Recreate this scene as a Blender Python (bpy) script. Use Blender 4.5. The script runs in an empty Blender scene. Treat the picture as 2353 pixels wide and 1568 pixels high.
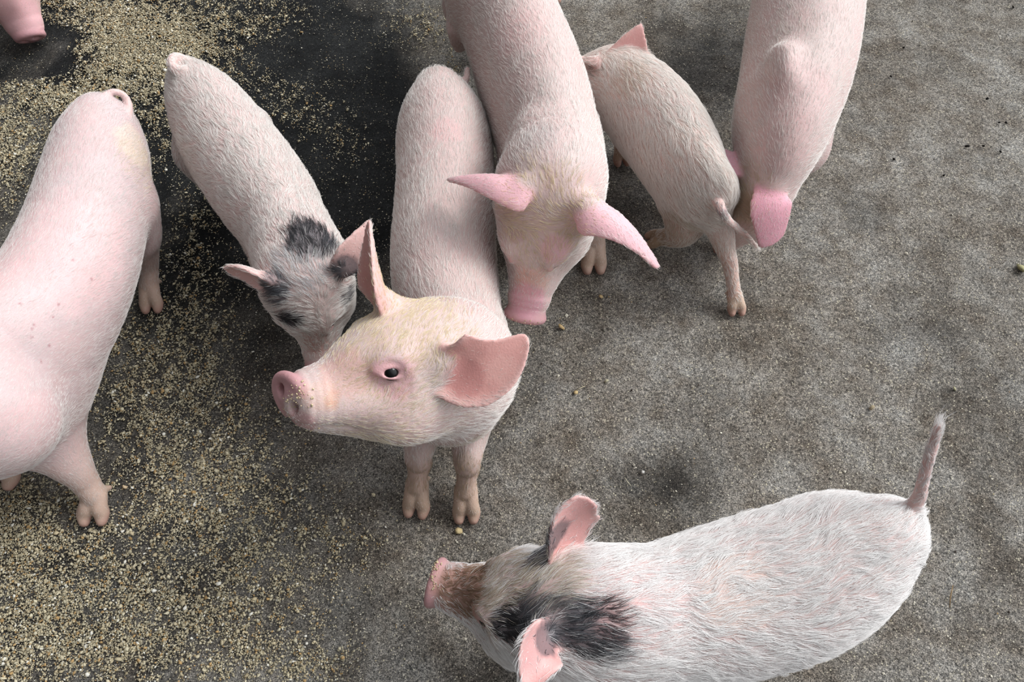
import bpy, math, os
import numpy as np
from mathutils import Vector

# ------------------------------------------------------------------ camera
FW, FH, FPX = 2353.0, 1568.0, 1700.0
PITCH = math.radians(61.0)
CAMZ = 1.2
SP, CP = math.sin(PITCH), math.cos(PITCH)
scn = bpy.context.scene
COL = scn.collection
cam_data = bpy.data.cameras.new('camera')
cam = bpy.data.objects.new('camera', cam_data)
COL.objects.link(cam)
cam.location = (0, 0, CAMZ)
cam.rotation_euler = (math.pi / 2 - PITCH, 0, 0)
cam_data.sensor_width = 36.0
cam_data.lens = FPX / FW * 36.0
cam_data.clip_start = 0.02
scn.camera = cam

# ------------------------------------------------------------------ daylight
world = bpy.data.worlds.new('overcast_daylight')
scn.world = world
world.use_nodes = True
wn, wl = world.node_tree.nodes, world.node_tree.links
bg = wn['Background']
tc = wn.new('ShaderNodeTexCoord')
dp = wn.new('ShaderNodeVectorMath'); dp.operation = 'DOT_PRODUCT'
dvec = Vector((0.80, 0.35, 0.42)).normalized()
dp.inputs[1].default_value = dvec
wl.new(tc.outputs['Generated'], dp.inputs[0])
cr = wn.new('ShaderNodeValToRGB')
e = cr.color_ramp.elements
e[0].position = 0.25; e[0].color = (0.085, 0.083, 0.080, 1)
e[1].position = 0.98; e[1].color = (3.2, 3.3, 3.45, 1)
m_ = cr.color_ramp.elements.new(0.60); m_.color = (0.40, 0.41, 0.425, 1)
mr = wn.new('ShaderNodeMapRange'); mr.inputs[1].default_value = -1; mr.inputs[2].default_value = 1
wl.new(dp.outputs['Value'], mr.inputs[0])
wl.new(mr.outputs[0], cr.inputs[0]); wl.new(cr.outputs[0], bg.inputs[0])
bg.inputs[1].default_value = 0.85
sun_d = bpy.data.lights.new('daylight', 'SUN')
sun = bpy.data.objects.new('daylight', sun_d)
COL.objects.link(sun)
sun_d.energy = 2.45
sun_d.angle = math.radians(26)
sun_d.color = (1.0, 0.985, 0.96)
sun.rotation_euler = Vector((0.66, 0.30, 0.74)).to_track_quat('Z', 'Y').to_euler()
sun.location = (2, 1, 3)
scn.view_settings.view_transform = 'Standard'
scn.view_settings.look = 'None'
scn.view_settings.exposure = -0.18
scn.view_settings.gamma = 1.0
scn.view_settings.use_curve_mapping = False

QUICK = False
rng = np.random.default_rng(7)


# ------------------------------------------------------------------ helpers
def W(px, py, z=0.0):
    """the place in the pen at height z seen at this spot of the photo"""
    dx = (px - FW / 2) / FPX; dy = (py - FH / 2) / FPX
    dz = -SP - dy * CP
    t = (z - CAMZ) / dz
    return np.array([dx * t, (CP - dy * SP) * t, z])


def depth(p):
    return p[..., 1] * CP - (p[..., 2] - CAMZ) * SP


def proj(p):
    Z = depth(p)
    u = p[..., 1] * SP + (p[..., 2] - CAMZ) * CP
    return FW / 2 + FPX * p[..., 0] / Z, FH / 2 - FPX * u / Z


def nrm(v):
    v = np.asarray(v, float)
    return v / (np.linalg.norm(v, axis=-1, keepdims=True) + 1e-12)


_nr = np.random.default_rng(3)
_ND = nrm(_nr.normal(size=(24, 3))); _NP = _nr.uniform(0, 6.28, 24); _NF = _nr.uniform(.7, 1.5, 24)


def wob(p, s, k=0):
    """smooth pseudo noise of wavelength about s metres, roughly -1..1"""
    a = np.zeros(p.shape[:-1])
    for i in range(8):
        j = (i + k * 5) % 24
        d = _ND[j] * (6.28 / s) * _NF[j]
        a += np.sin(p @ d + _NP[j] + 1.7 * np.sin(p @ _ND[(j + 7) % 24] * (4.1 / s) + _NP[(j + 3) % 24]))
    return a / 4.0


def hashn(i, k=0):
    x = np.sin(i * 12.9898 + k * 78.233) * 43758.5453
    return x - np.floor(x)


def new_mat(name):
    m = bpy.data.materials.new(name); m.use_nodes = True
    nt = m.node_tree
    return m, nt.nodes, nt.links, nt.nodes['Principled BSDF']


def mesh_from(name, V, quads=None, tris=None, mat=None, smooth=True):
    me = bpy.data.meshes.new(name)
    V = np.asarray(V, np.float32)
    me.vertices.add(len(V)); me.vertices.foreach_set('co', V.ravel())
    parts, starts, tot = [], [], 0
    if quads is not None and len(quads):
        parts.append(np.asarray(quads).ravel()); starts.append(np.arange(len(quads)) * 4); tot = len(quads) * 4
    if tris is not None and len(tris):
        parts.append(np.asarray(tris).ravel()); starts.append(tot + np.arange(len(tris)) * 3)
    L = np.concatenate(parts).astype(np.int32); S = np.concatenate(starts).astype(np.int32)
    me.loops.add(len(L)); me.loops.foreach_set('vertex_index', L)
    me.polygons.add(len(S)); me.polygons.foreach_set('loop_start', S)
    me.update(calc_edges=True)
    me.polygons.foreach_set('use_smooth', np.full(len(S), smooth))
    if mat: me.materials.append(mat)
    return me


def color_attr(me, name, rgb, domain='POINT'):
    a = me.attributes.new(name, 'FLOAT_COLOR', domain)
    c = np.ones((len(rgb), 4), np.float32); c[:, :3] = rgb
    a.data.foreach_set('color', c.ravel())


# ------------------------------------------------------------------ materials
def skin_material():
    m, n, l, b = new_mat('pig_skin')
    at = n.new('ShaderNodeAttribute'); at.attribute_name = 'pigment'
    tx = n.new('ShaderNodeTexCoord')
    no = n.new('ShaderNodeTexNoise'); no.inputs['Scale'].default_value = 60; no.inputs['Detail'].default_value = 5
    l.new(tx.outputs['Object'], no.inputs['Vector'])
    mp = n.new('ShaderNodeMapRange'); mp.inputs[3].default_value = .9; mp.inputs[4].default_value = 1.08
    l.new(no.outputs[0], mp.inputs[0])
    mx = n.new('ShaderNodeVectorMath'); mx.operation = 'SCALE'
    l.new(at.outputs['Color'], mx.inputs[0]); l.new(mp.outputs[0], mx.inputs['Scale'])
    l.new(mx.outputs[0], b.inputs['Base Color'])
    b.inputs['Roughness'].default_value = .5
    b.inputs['Specular IOR Level'].default_value = .35
    b.inputs['Subsurface Weight'].default_value = .18
    b.inputs['Subsurface Radius'].default_value = (1, .35, .25)
    b.inputs['Subsurface Scale'].default_value = .006
    vo = n.new('ShaderNodeTexNoise'); vo.inputs['Scale'].default_value = 420; vo.inputs['Detail'].default_value = 4
    l.new(tx.outputs['Object'], vo.inputs['Vector'])
    bu = n.new('ShaderNodeBump'); bu.inputs['Strength'].default_value = .35; bu.inputs['Distance'].default_value = .0012
    l.new(vo.outputs[0], bu.inputs['Height']); l.new(bu.outputs[0], b.inputs['Normal'])
    return m


def hair_material():
    m, n, l, b = new_mat('pig_bristle')
    at = n.new('ShaderNodeAttribute'); at.attribute_name = 'bristle'
    l.new(at.outputs['Color'], b.inputs['Base Color'])
    b.inputs['Roughness'].default_value = .42
    b.inputs['Specular IOR Level'].default_value = .4
    tr = n.new('ShaderNodeBsdfTranslucent'); l.new(at.outputs['Color'], tr.inputs[0])
    mi = n.new('ShaderNodeMixShader'); mi.inputs[0].default_value = .25
    l.new(b.outputs[0], mi.inputs[1]); l.new(tr.outputs[0], mi.inputs[2])
    l.new(mi.outputs[0], n['Material Output'].inputs[0])
    return m


def eye_material():
    m, n, l, b = new_mat('pig_eye')
    tx = n.new('ShaderNodeTexCoord')
    sx = n.new('ShaderNodeSeparateXYZ'); l.new(tx.outputs['Object'], sx.inputs[0])
    # local +Z looks out of the socket: pupil, iris, white
    r = n.new('ShaderNodeValToRGB')
    l.new(sx.outputs['Z'], r.inputs[0])
    r.color_ramp.interpolation = 'EASE'
    e = r.color_ramp.elements
    e[0].position = .15; e[0].color = (.55, .5, .46, 1)
    e[1].position = .42; e[1].color = (.020, .013, .010, 1)
    q = e.new(.82); q.color = (.004, .004, .004, 1)
    l.new(r.outputs[0], b.inputs['Base Color'])
    b.inputs['Roughness'].default_value = .05
    b.inputs['Coat Weight'].default_value = 0
    b.inputs['Specular IOR Level'].default_value = .3
    b.inputs['Coat Roughness'].default_value = .02
    return m


SKIN, HAIR, EYE = skin_material(), hair_material(), eye_material()

# ------------------------------------------------------------------ body sculpting (distance field -> one skin)
TAGS = ['torso', 'head', 'snout', 'leg', 'toe', 'tail', 'ear', 'lid']
TG = {k: i for i, k in enumerate(TAGS)}


class Pig:
    def __init__(self, lo, hi, h):
        self.h = h; self.lo = np.array(lo, float)
        self.n = np.ceil((np.array(hi) - self.lo) / h).astype(int)
        self.F = np.full(self.n, .06, np.float32)
        self.O = np.full(self.n, -1, np.int32)
        self.ax = [self.lo[i] + h * np.arange(self.n[i]) for i in range(3)]
        self.sp, self.st, self.sn, self.tag, self.par = [], [], [], [], []
        self.eyes = []; self.slits = []

    def box(self, c, r):
        a = np.clip(np.floor((c - r - self.lo) / self.h).astype(int), 0, self.n)
        b = np.clip(np.ceil((c + r - self.lo) / self.h).astype(int) + 1, 0, self.n)
        return a, b

    def merge(self, D, I, a, b, k):
        s = tuple(slice(a[i], b[i]) for i in range(3))
        F = self.F[s]; O = self.O[s]
        own = D < F
        hh = np.maximum(k - np.abs(F - D), 0) / k
        self.O[s] = np.where(own & (I >= 0), I, O)
        self.F[s] = np.minimum(F, D) - hh * hh * k * .25

    def chain(self, nodes, k=.02, tag='torso', up=(0, 0, 1), flow=1, op='add', c=None, step=.22, closed=False, margin=.035):
        """nodes: (xyz, lateral radius, vertical radius). A tapering sweep of ellipsoids."""
        if tag in ('torso', 'head'): step = min(step, .11)
        P = np.array([n[0] for n in nodes], float)
        R = np.array([[n[1], n[2]] for n in nodes], float)
        if len(P) > 1:
            Q, RR, par = [], [], []
            N = len(P)
            for i in range(N - 1 + (1 if closed else 0)):
                if closed:
                    i0, i1, i2, i3 = (i - 1) % N, i % N, (i + 1) % N, (i + 2) % N
                else:
                    i0, i1, i2, i3 = max(i - 1, 0), i, i + 1, min(i + 2, N - 1)
                d = np.linalg.norm(P[i2] - P[i1])
                m = max(2, int(math.ceil(d / (step * min(R[i1].min(), R[i2].min())))))
                t = (np.arange(m) / m)[:, None]
                def cat(A):
                    return .5 * (2 * A[i1] + (A[i2] - A[i0]) * t + (2 * A[i0] - 5 * A[i1] + 4 * A[i2] - A[i3]) * t * t
                                 + (3 * A[i1] - A[i0] - 3 * A[i2] + A[i3]) * t ** 3)
                Q.append(cat(P)); RR.append(cat(R)); par.append((i + t[:, 0]) / (N - 1))
            if not closed:
                Q.append(P[-1:]); RR.append(R[-1:]); par.append(np.array([1.]))
            Q = np.concatenate(Q); RR = np.maximum(np.concatenate(RR), .0008); par = np.concatenate(par)
            T = nrm(np.gradient(Q, axis=0))
        else:
            Q, RR, par = P, R, np.array([0.]); T = np.array([nrm(flow if not np.isscalar(flow) else (1, 0, 0))])
            flow = 1
        up = nrm(up)
        mg = margin
        lo = (Q - RR.max(1)[:, None] - mg).min(0); hi = (Q + RR.max(1)[:, None] + mg).max(0)
        a, _ = self.box(lo, 0); _, b = self.box(hi, 0)
        if (b <= a).any(): return
        D = np.full(b - a, .06, np.float32); I = np.full(b - a, -1, np.int32)
        for j in range(len(Q)):
            t = T[j]; l = np.cross(up, t)
            if np.linalg.norm(l) < .15: l = np.cross(np.array([0.3, 1, 0]), t)
            l = nrm(l); u = np.cross(t, l)
            ra, rb = RR[j]
            rc = c if c is not None else min(ra, rb)
            idx = len(self.sp)
            self.sp.append(Q[j]); self.st.append(t * flow); self.sn.append(u)
            self.tag.append(TG[tag]); self.par.append(par[j])
            aa, bb = self.box(Q[j], max(ra, rb, rc) + mg)
            aa = np.maximum(aa, a); bb = np.minimum(bb, b)
            if (bb <= aa).any(): continue
            X = (self.ax[0][aa[0]:bb[0]] - Q[j][0])[:, None, None].astype(np.float32)
            Y = (self.ax[1][aa[1]:bb[1]] - Q[j][1])[None, :, None].astype(np.float32)
            Z = (self.ax[2][aa[2]:bb[2]] - Q[j][2])[None, None, :].astype(np.float32)
            k0 = np.float32(0); k1 = np.float32(0)
            for v, r in ((l, ra), (u, rb), (t, rc)):
                q = (X * v[0] + Y * v[1] + Z * v[2]) / r
                q = q * q
                k0 = k0 + q; k1 = k1 + q / (r * r)
            k0 = np.sqrt(k0); k1 = np.sqrt(k1)
            d = k0 * (k0 - 1) / np.maximum(k1, 1e-6)
            s = tuple(slice(aa[i] - a[i], bb[i] - a[i]) for i in range(3))
            m = d < D[s]
            D[s] = np.where(m, d, D[s]); I[s] = np.where(m, idx, I[s])
        if op == 'add':
            self.merge(D, I, a, b, k)
        else:
            s = tuple(slice(a[i], b[i]) for i in range(3))
            F = self.F[s]; E = -D
            hh = np.maximum(k - np.abs(F - E), 0) / k
            self.F[s] = np.maximum(F, E) + hh * hh * k * .25

    def ball(self, c, ra, rb, rc, fwd, up=(0, 0, 1), k=.01, tag='head', op='add', flow=None):
        """single ellipsoid with forward radius rc"""
        f = nrm(fwd)
        n0 = len(self.sp)
        P = np.asarray(c, float)
        self.chain([(P, ra, rb)], k=k, tag=tag, up=up, flow=f, op=op, c=rc)
        if flow is not None and len(self.st) > n0: self.st[n0] = nrm(flow)

    def ear(self, base, ctrl, tip, hw, normal, cup=.45, tipw=.16, thick=.0026, basew=.62, lob=0.0, maxu=.4, k=.008):
        """cupped leaf: base, control and tip points, greatest half width, the way the opening faces"""
        B, C, T = (np.asarray(v, float) for v in (base, ctrl, tip))
        L = np.linalg.norm(C - B) + np.linalg.norm(T - C)
        nu = int(L / (self.h * .55)); nv = int(2.4 * hw / (self.h * .55))
        N0 = nrm(normal)
        lo = np.minimum(np.minimum(B, C), T) - hw * 1.5 - .02; hi = np.maximum(np.maximum(B, C), T) + hw * 1.5 + .02
        a, _ = self.box(lo, 0); _, b = self.box(hi, 0)
        D = np.full(b - a, .06, np.float32); I = np.full(b - a, -1, np.int32)
        rr = .011
        idx = -1
        for i in range(nu + 1):
            u = i / nu
            P = (1 - u) ** 2 * B + 2 * u * (1 - u) * C + u * u * T
            t = nrm(2 * (1 - u) * (C - B) + 2 * u * (T - C))
            S = nrm(np.cross(N0, t)); N = np.cross(t, S)
            if u < maxu:
                w = basew + (1 - basew) * math.sin(u / maxu * math.pi / 2)
            else:
                q = (u - maxu) / (1 - maxu)
                w = tipw + (1 - tipw) * (1 - q ** 1.7) * (1 - .25 * q)
                if q > .9: w *= math.sqrt(max(1 - ((q - .9) / .1) ** 2, 0.02))
            w *= hw
            cu = cup * (1.5 - .9 * u)
            for j in range(nv + 1):
                v = -1 + 2 * j / nv
                ang = v * cu * 1.25
                # arc cross-section
                rad = w / max(cu * 1.25, .05)
                p = P + S * (rad * math.sin(ang)) + N * (rad * (1 - math.cos(ang))) + S * (lob * w * math.sin(math.pi * min(u * 1.2, 1)))
                th = max(thick * (1.35 - .55 * u) * (1 - .35 * abs(v) ** 3), self.h * .86)
                aa, bb = self.box(p, rr)
                aa = np.maximum(aa, a); bb = np.minimum(bb, b)
                if (bb <= aa).any(): continue
                if j % 4 == 0 or idx < 0:
                    idx = len(self.sp)
                    Nl = nrm(N * math.cos(ang) - S * math.sin(ang))
                    self.sp.append(p); self.st.append(t + S * v * .5); self.sn.append(Nl); self.tag.append(TG['ear'])
                    self.par.append(u * .99 + 10 * round(abs(v) * 20))
                X = (self.ax[0][aa[0]:bb[0]] - p[0])[:, None, None]
                Y = (self.ax[1][aa[1]:bb[1]] - p[1])[None, :, None]
                Z = (self.ax[2][aa[2]:bb[2]] - p[2])[None, None, :]
                d = (np.sqrt(X * X + Y * Y + Z * Z) - th).astype(np.float32)
                s = tuple(slice(aa[q] - a[q], bb[q] - a[q]) for q in range(3))
                m = d < D[s]
                D[s] = np.where(m, d, D[s]); I[s] = np.where(m, idx, I[s])
        self.merge(D, I, a, b, k)
        if hasattr(self, 'hf'):
            o_, X_, Y_, U_, L_ = self.hf
            sd = 1 if (B - o_) @ Y_ > 0 else -1
            t0 = nrm(C - B)
            self.chain([(o_ + L_ * (.14 * X_ + .16 * sd * Y_ + .10 * U_), .14 * L_, .14 * L_), (B * .6 + .4 * (o_ + L_ * (.14 * X_ + .2 * sd * Y_ + .16 * U_)) , hw * .5, hw * .5), (B + t0 * .004, hw * .42, hw * .30)],
                       k=.018, tag='head', up=N0, flow=-1, margin=.02)

    # -------------------------------------------------------------- anatomy
    def head(self, occ, tip, up=(0, 0, 1), wide=1.0, deep=1.0, squint=0.0, eyes=(1, -1), mouth=True, sn=1.0, tilt=.18, disc=None, disc_up=None):
        occ = np.asarray(occ, float); tip = np.asarray(tip, float)
        X = nrm(tip - occ); L = np.linalg.norm(tip - occ)
        U = np.asarray(up, float); U = nrm(U - X * (U @ X)); Y = np.cross(U, X)
        self.hf = (occ, X, Y, U, L)
        def p(x, y, z): return occ + L * (X * x + Y * y + U * z)
        prof = [(-.15, -.10, .33, .38), (.05, -.07, .345, .385), (.25, -.07, .34, .375), (.42, -.095, .30, .325),
                (.58, -.125, .235, .25), (.72, -.14, .185, .195), (.80, -.14, .168, .172)]
        self.chain([(p(x, 0, z), a * L * wide, b * L * deep) for x, z, a, b in prof], k=.025, tag='head', up=U, flow=-1)
        # brow ridges and cheeks
        for s in (1, -1):
            self.ball(p(.36, s * .17 * wide, .13), .10 * L, .09 * L, .14 * L, X, U, k=.02, flow=-X)
            self.ball(p(.30, s * .22 * wide, -.24), .12 * L, .14 * L, .19 * L, X, U, k=.03, flow=-X)
        for s in (1, -1):
            self.ball(p(.63, s * .245 * wide, .035), .05 * L, .06 * L, .12 * L, X, U, k=.035, op='sub')
        # snout disc
        dn = nrm(X + U * tilt) if disc is None else nrm(np.array(disc, float))
        dc = p(.985, 0, -.125)
        DU = U if disc_up is None else nrm(np.array(disc_up, float))
        du = nrm(DU - dn * (DU @ dn)); dy = np.cross(du, dn)
        self.ball(dc - dn * .04 * L, .165 * L * sn, .150 * L * sn, .048 * L, dn, DU, k=.010, tag='snout')
        ring = [(dc - dn * .030 * L + dy * math.sin(t) * .150 * L * sn + du * math.cos(t) * .134 * L * sn, .024 * L, .024 * L) for t in np.linspace(0, 2 * math.pi, 17)[:-1]]
        self.chain(ring, k=.007, tag='snout', up=dn, closed=True, margin=.015)
        # wrinkles behind the disc
        for q, r in ((.90, .148), (.855, .157), (.81, .166)):
            pts = []
            for t in np.linspace(-2.2, 2.2, 13):
                pts.append((p(q, r * .97 * wide * math.sin(t), -.14 + r * deep * math.cos(t)), .010 * L, .010 * L))
            self.chain(pts, k=.006, tag='head', up=X, flow=0.01, margin=.012)
        # nostrils
        for s in (1, -1):
            c0 = dc + dn * .02 * L + dy * s * .072 * L * sn + du * .012 * L
            self.chain([(c0, .036 * L, .050 * L), (c0 - dn * .09 * L + dy * s * .01 * L, .026 * L, .036 * L)], k=.0025, tag='snout', up=du, op='sub')
        # chin and mouth
        self.chain([(p(.55, 0, -.27), .16 * L, .10 * L), (p(.72, 0, -.285), .125 * L, .075 * L), (p(.83, 0, -.275), .085 * L, .055 * L)], k=.01, tag='head', up=U, flow=-1)
        if mouth:
            for s in (1, -1):
                self.chain([(p(.955, s * .01, -.262), .010 * L, .008 * L), (p(.93, s * .11, -.255), .010 * L, .009 * L), (p(.80, s * .165, -.25), .010 * L, .009 * L),
                            (p(.64, s * .205, -.255), .009 * L, .008 * L), (p(.54, s * .235, -.235), .007 * L, .007 * L)], k=.007, tag='snout', up=U, op='sub', step=.5, margin=.01)
        # eyes
        for s in eyes:
            out = nrm(Y * s * .88 + X * .30 + U * .26)
            # walk outwards until the skin is reached
            c = p(.47, s * .08, .095)
            for _ in range(200):
                g = np.round((c - self.lo) / self.h).astype(int)
                if (g < 0).any() or (g >= self.n).any() or self.F[tuple(g)] > 0: break
                c = c + nrm(Y * s) * .001
            ce = c - out * .033 * L
            re = .053 * L
            e1 = nrm(X - out * (X @ out)); e2 = np.cross(out, e1)
            if (e2 @ U) < 0: e2 = -e2
            if squint < .75: self.ball(c + out * .03 * L, .055 * L, .055 * L, .05 * L, out, U, k=.010, tag='lid', op='sub')
            else:
                self.ball(c - out * .012 * L, .045 * L, .040 * L, .030 * L, out, U, k=.015, tag='lid')
                for t in np.linspace(-1, 1, 13):
                    self.slits.append(c + out * .012 * L * (1 - t * t) + e1 * .050 * L * t + e2 * (.030 - .012 * (1 - t * t)) * L)
            for lift, rad in (((1, .012), (-1, .011)) if squint < .75 else ()):
                pts = []
                for t in np.linspace(-math.pi * .5, math.pi * .5, 9):
                    q = (.62 - squint * .5) if lift > 0 else (.60 - squint * .3)
                    pts.append((ce + e1 * math.sin(t) * re * 1.12 + e2 * lift * math.cos(t) * re * q * 1.05 + out * re * (.42 + .35 * math.cos(t)), rad * L, rad * L))
                self.chain(pts, k=.004, tag='lid', up=out, flow=-1, margin=.012)
            for q, rr_ in ((1.75, .009),):
                pts = [(ce + e1 * math.sin(t) * re * q + e2 * math.cos(t) * re * q * .85 + out * re * (.42 - .12 * q), rr_ * L, rr_ * L) for t in np.linspace(-1.4, 1.4, 9)]
                self.chain(pts, k=.012, tag='lid', up=out, flow=-1, margin=.015)
            if squint < .75: self.eyes.append((ce, re, out, squint))
        return p

    def foot(self, fet, tip, heading, s=1.0, spread=.0112, dew=True):
        """fetlock centre, point on the ground between the toe tips"""
        hd = nrm([heading[0], heading[1], 0]); lat = np.array([-hd[1], hd[0], 0])
        tip = np.array([tip[0], tip[1], 0.]); fet = np.asarray(fet, float)
        for q in (1, -1):
            t1 = tip + lat * q * spread * s + np.array([0, 0, .0085 * s]) - hd * .008 * s
            mid = fet * .45 + t1 * .55 + lat * q * .002 * s + np.array([0, 0, .003])
            self.chain([(fet + lat * q * .006 * s, .0125 * s, .0125 * s), (mid, .0118 * s, .0125 * s), (t1 - hd * .006 * s + np.array([0, 0, .005 * s]), .0112 * s, .0115 * s),
                        (t1 + hd * .005 * s, .0078 * s, .0085 * s)], k=.0012, tag='toe', flow=1)
            if dew:
                b0 = fet - hd * .009 * s + lat * q * .009 * s
                self.chain([(b0, .006 * s, .006 * s), (b0 - hd * .007 * s + lat * q * .004 * s + np.array([0, 0, -.014 * s]), .0042 * s, .0042 * s)], k=.004, tag='toe')

    def leg(self, top, tip, heading, hind=False, s=1.0, bend=1.0, lift=0.0, thick=1.0):
        """shoulder or hip inside the trunk, toe tip on the ground"""
        top = np.asarray(top, float); hd = nrm([heading[0], heading[1], 0]); tip = np.array([tip[0], tip[1], 0.])
        fet = tip - hd * .040 * s + np.array([0, 0, .044 * s])
        th = thick * s
        if hind:
            hock = fet * .35 + top * .65; hock[2] = .098 * s
            hock = fet + (np.array([top[0], top[1], 0]) - np.array([fet[0], fet[1], 0])) * .25 - hd * .028 * s * bend; hock[2] = .100 * s
            st = top * .55 + hock * .45 + hd * .04 * s * bend
            nodes = [(top, .052 * th, .062 * th), (st, .038 * th, .048 * th), (st * .45 + hock * .55, .025 * th, .030 * th), (hock, .0165 * th, .021 * th), (fet * .6 + hock * .4, .0145 * th, .016 * th), (fet, .0165 * th, .0165 * th)]
        else:
            car = fet * .42 + top * .58; car[2] = .098 * s
            car = fet + (np.array([top[0], top[1], 0]) - np.array([fet[0], fet[1], 0])) * .3 + hd * .006 * s; car[2] = .092 * s
            el = top * .45 + car * .55 - hd * .012 * s * bend
            nodes = [(top, .045 * th, .055 * th), (el, .030 * th, .036 * th), (car + np.array([0, 0, .012]), .0195 * th, .0205 * th), (car - np.array([0, 0, .01]), .0185 * th, .019 * th),
                     (fet * .6 + car * .4, .0145 * th, .015 * th), (fet, .0165 * th, .0165 * th)]
        self.chain(nodes, k=.022, tag='leg', up=(hd[0], hd[1], 0), flow=1)
        self.foot(fet, tip, hd, s)

    # -------------------------------------------------------------- skin
    def surface(self, relax=2):
        F = self.F; O = self.O; h = self.h
        ins = F < 0
        nx, ny, nz = F.shape
        cnt = np.zeros((nx - 1, ny - 1, nz - 1), np.int8)
        for dx in (0, 1):
            for dy in (0, 1):
                for dz in (0, 1):
                    cnt += ins[dx:nx - 1 + dx, dy:ny - 1 + dy, dz:nz - 1 + dz]
        act = (cnt > 0) & (cnt < 8)
        ci = np.argwhere(act)
        vid = np.full(act.shape, -1, np.int32); vid[act] = np.arange(len(ci))
        acc = np.zeros((len(ci), 3)); num = np.zeros(len(ci))
        corners = [(a, b, c) for a in (0, 1) for b in (0, 1) for c in (0, 1)]
        vals = {c: F[ci[:, 0] + c[0], ci[:, 1] + c[1], ci[:, 2] + c[2]] for c in corners}
        for c in corners:
            for ax in range(3):
                if c[ax] == 0:
                    d = list(c); d[ax] = 1; d = tuple(d)
                    f0, f1 = vals[c], vals[d]
                    m = (f0 < 0) != (f1 < 0)
                    t = np.where(m, f0 / np.where(m, f0 - f1, 1), 0)
                    for q in range(3):
                        acc[:, q] += np.where(m, c[q] + (t if q == ax else 0), 0)
                    num += m
        V = self.lo + h * (ci + acc / num[:, None])
        quads = []
        for ax in range(3):
            s0 = [slice(None)] * 3; s1 = [slice(None)] * 3
            s0[ax] = slice(0, -1); s1[ax] = slice(1, None)
            ch = ins[tuple(s0)] != ins[tuple(s1)]
            e = np.argwhere(ch)
            o1, o2 = [(1, 2), (2, 0), (0, 1)][ax]
            ok = (e[:, o1] > 0) & (e[:, o2] > 0) & (e[:, o1] < F.shape[o1] - 1) & (e[:, o2] < F.shape[o2] - 1)
            e = e[ok]
            def g(d1, d2):
                x = e.copy(); x[:, o1] += d1; x[:, o2] += d2
                return vid[x[:, 0], x[:, 1], x[:, 2]]
            q = np.stack([g(-1, -1), g(0, -1), g(0, 0), g(-1, 0)], 1)
            flip = ~ins[e[:, 0], e[:, 1], e[:, 2]]
            q[flip] = q[flip][:, ::-1]
            quads.append(q)
        Qd = np.concatenate(quads)
        Qd = Qd[(Qd >= 0).all(1)]
        # drop loose scraps: keep the one largest skin
        lab = np.arange(len(V))
        ea = np.concatenate([Qd[:, 0], Qd[:, 1], Qd[:, 2], Qd[:, 3]]); eb = np.concatenate([Qd[:, 1], Qd[:, 2], Qd[:, 3], Qd[:, 0]])
        for _ in range(400):
            l2 = lab.copy()
            np.minimum.at(l2, ea, lab[eb]); np.minimum.at(l2, eb, lab[ea])
            l2 = l2[l2]
            if (l2 == lab).all(): break
            lab = l2
        u, cn = np.unique(lab, return_counts=True)
        keep = lab == u[cn.argmax()]
        mp = np.cumsum(keep) - 1
        Qd = mp[Qd[keep[Qd[:, 0]]]]; V = V[keep]; ci = ci[keep]
        ea = Qd.ravel(); eb = np.roll(Qd, 1, 1).ravel(); ec = np.roll(Qd, -1, 1).ravel()
        n = len(V); deg = np.bincount(ea, minlength=n) * 2.0
        for _ in range(relax):
            A = np.stack([np.bincount(ea, V[eb][:, q], n) + np.bincount(ea, V[ec][:, q], n) for q in range(3)], 1) / deg[:, None]
            V = V * .45 + A * .55
        own = O[ci[:, 0], ci[:, 1], ci[:, 2]]
        for c in corners:
            x = O[ci[:, 0] + c[0], ci[:, 1] + c[1], ci[:, 2] + c[2]]
            own = np.where(own < 0, x, own)
        own = np.maximum(own, 0)
        a, b, c, d = (V[Qd[:, q]] for q in range(4))
        fn = np.cross(c - a, d - b); area = np.linalg.norm(fn, axis=1) / 2
        vn = np.zeros_like(V)
        for q in range(4):
            for x in range(3): vn[:, x] += np.bincount(Qd[:, q], fn[:, x], n)
        self.V, self.Q, self.own, self.vn, self.area = V, Qd, own, nrm(vn), area
        st = nrm(np.array(self.st)); sp = np.array(self.sp); sn = np.array(self.sn)
        self.vtag = np.array(self.tag)[own]; self.vpar = np.array(self.par)[own]
        f = st[own].copy()
        tors = self.vtag == TG['torso']
        side = 1 - np.clip(self.vn[:, 2], 0, 1) ** 2
        f[:, 2] -= np.where(tors, .55 * side, 0)
        hd_ = (self.vtag == TG['head']) | (self.vtag == TG['lid'])
        ts = st[np.array(self.tag) == TG['torso']]
        if len(ts):
            back = nrm(ts.mean(0) * np.array([1, 1, 0]))
            al = np.abs((nrm(f) * self.vn).sum(1)) ** 1.5
            if hasattr(self, 'hf'):
                dh = np.linalg.norm(V - self.hf[0], axis=1) / self.hf[4]
                al = np.maximum(al, np.clip(1.0 - dh, 0, 1) * .9)
            f = nrm(f) + np.where(hd_ | tors, 2.2 * al, 0)[:, None] * back
        # smooth the lie of the coat
        for _ in range(14):
            f = .5 * f + .5 * np.stack([np.bincount(ea, f[eb][:, q], n) + np.bincount(ea, f[ec][:, q], n) for q in range(3)], 1) / deg[:, None]
        for _ in range(24):
            f = .4 * f + .6 * np.stack([np.bincount(ea, f[eb][:, q], n) + np.bincount(ea, f[ec][:, q], n) for q in range(3)], 1) / deg[:, None]
            f = nrm(f - self.vn * (f * self.vn).sum(1)[:, None])
        self.flow = f
        dd = ((V - sp[own]) * sn[own]).sum(1)
        w = np.clip(.5 + dd / (.8 * h), 0, 1)
        rimv = (self.vtag == TG['ear']) & (self.vpar // 10 >= 18)
        w[rimv] = np.minimum(w[rimv], .45)
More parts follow.
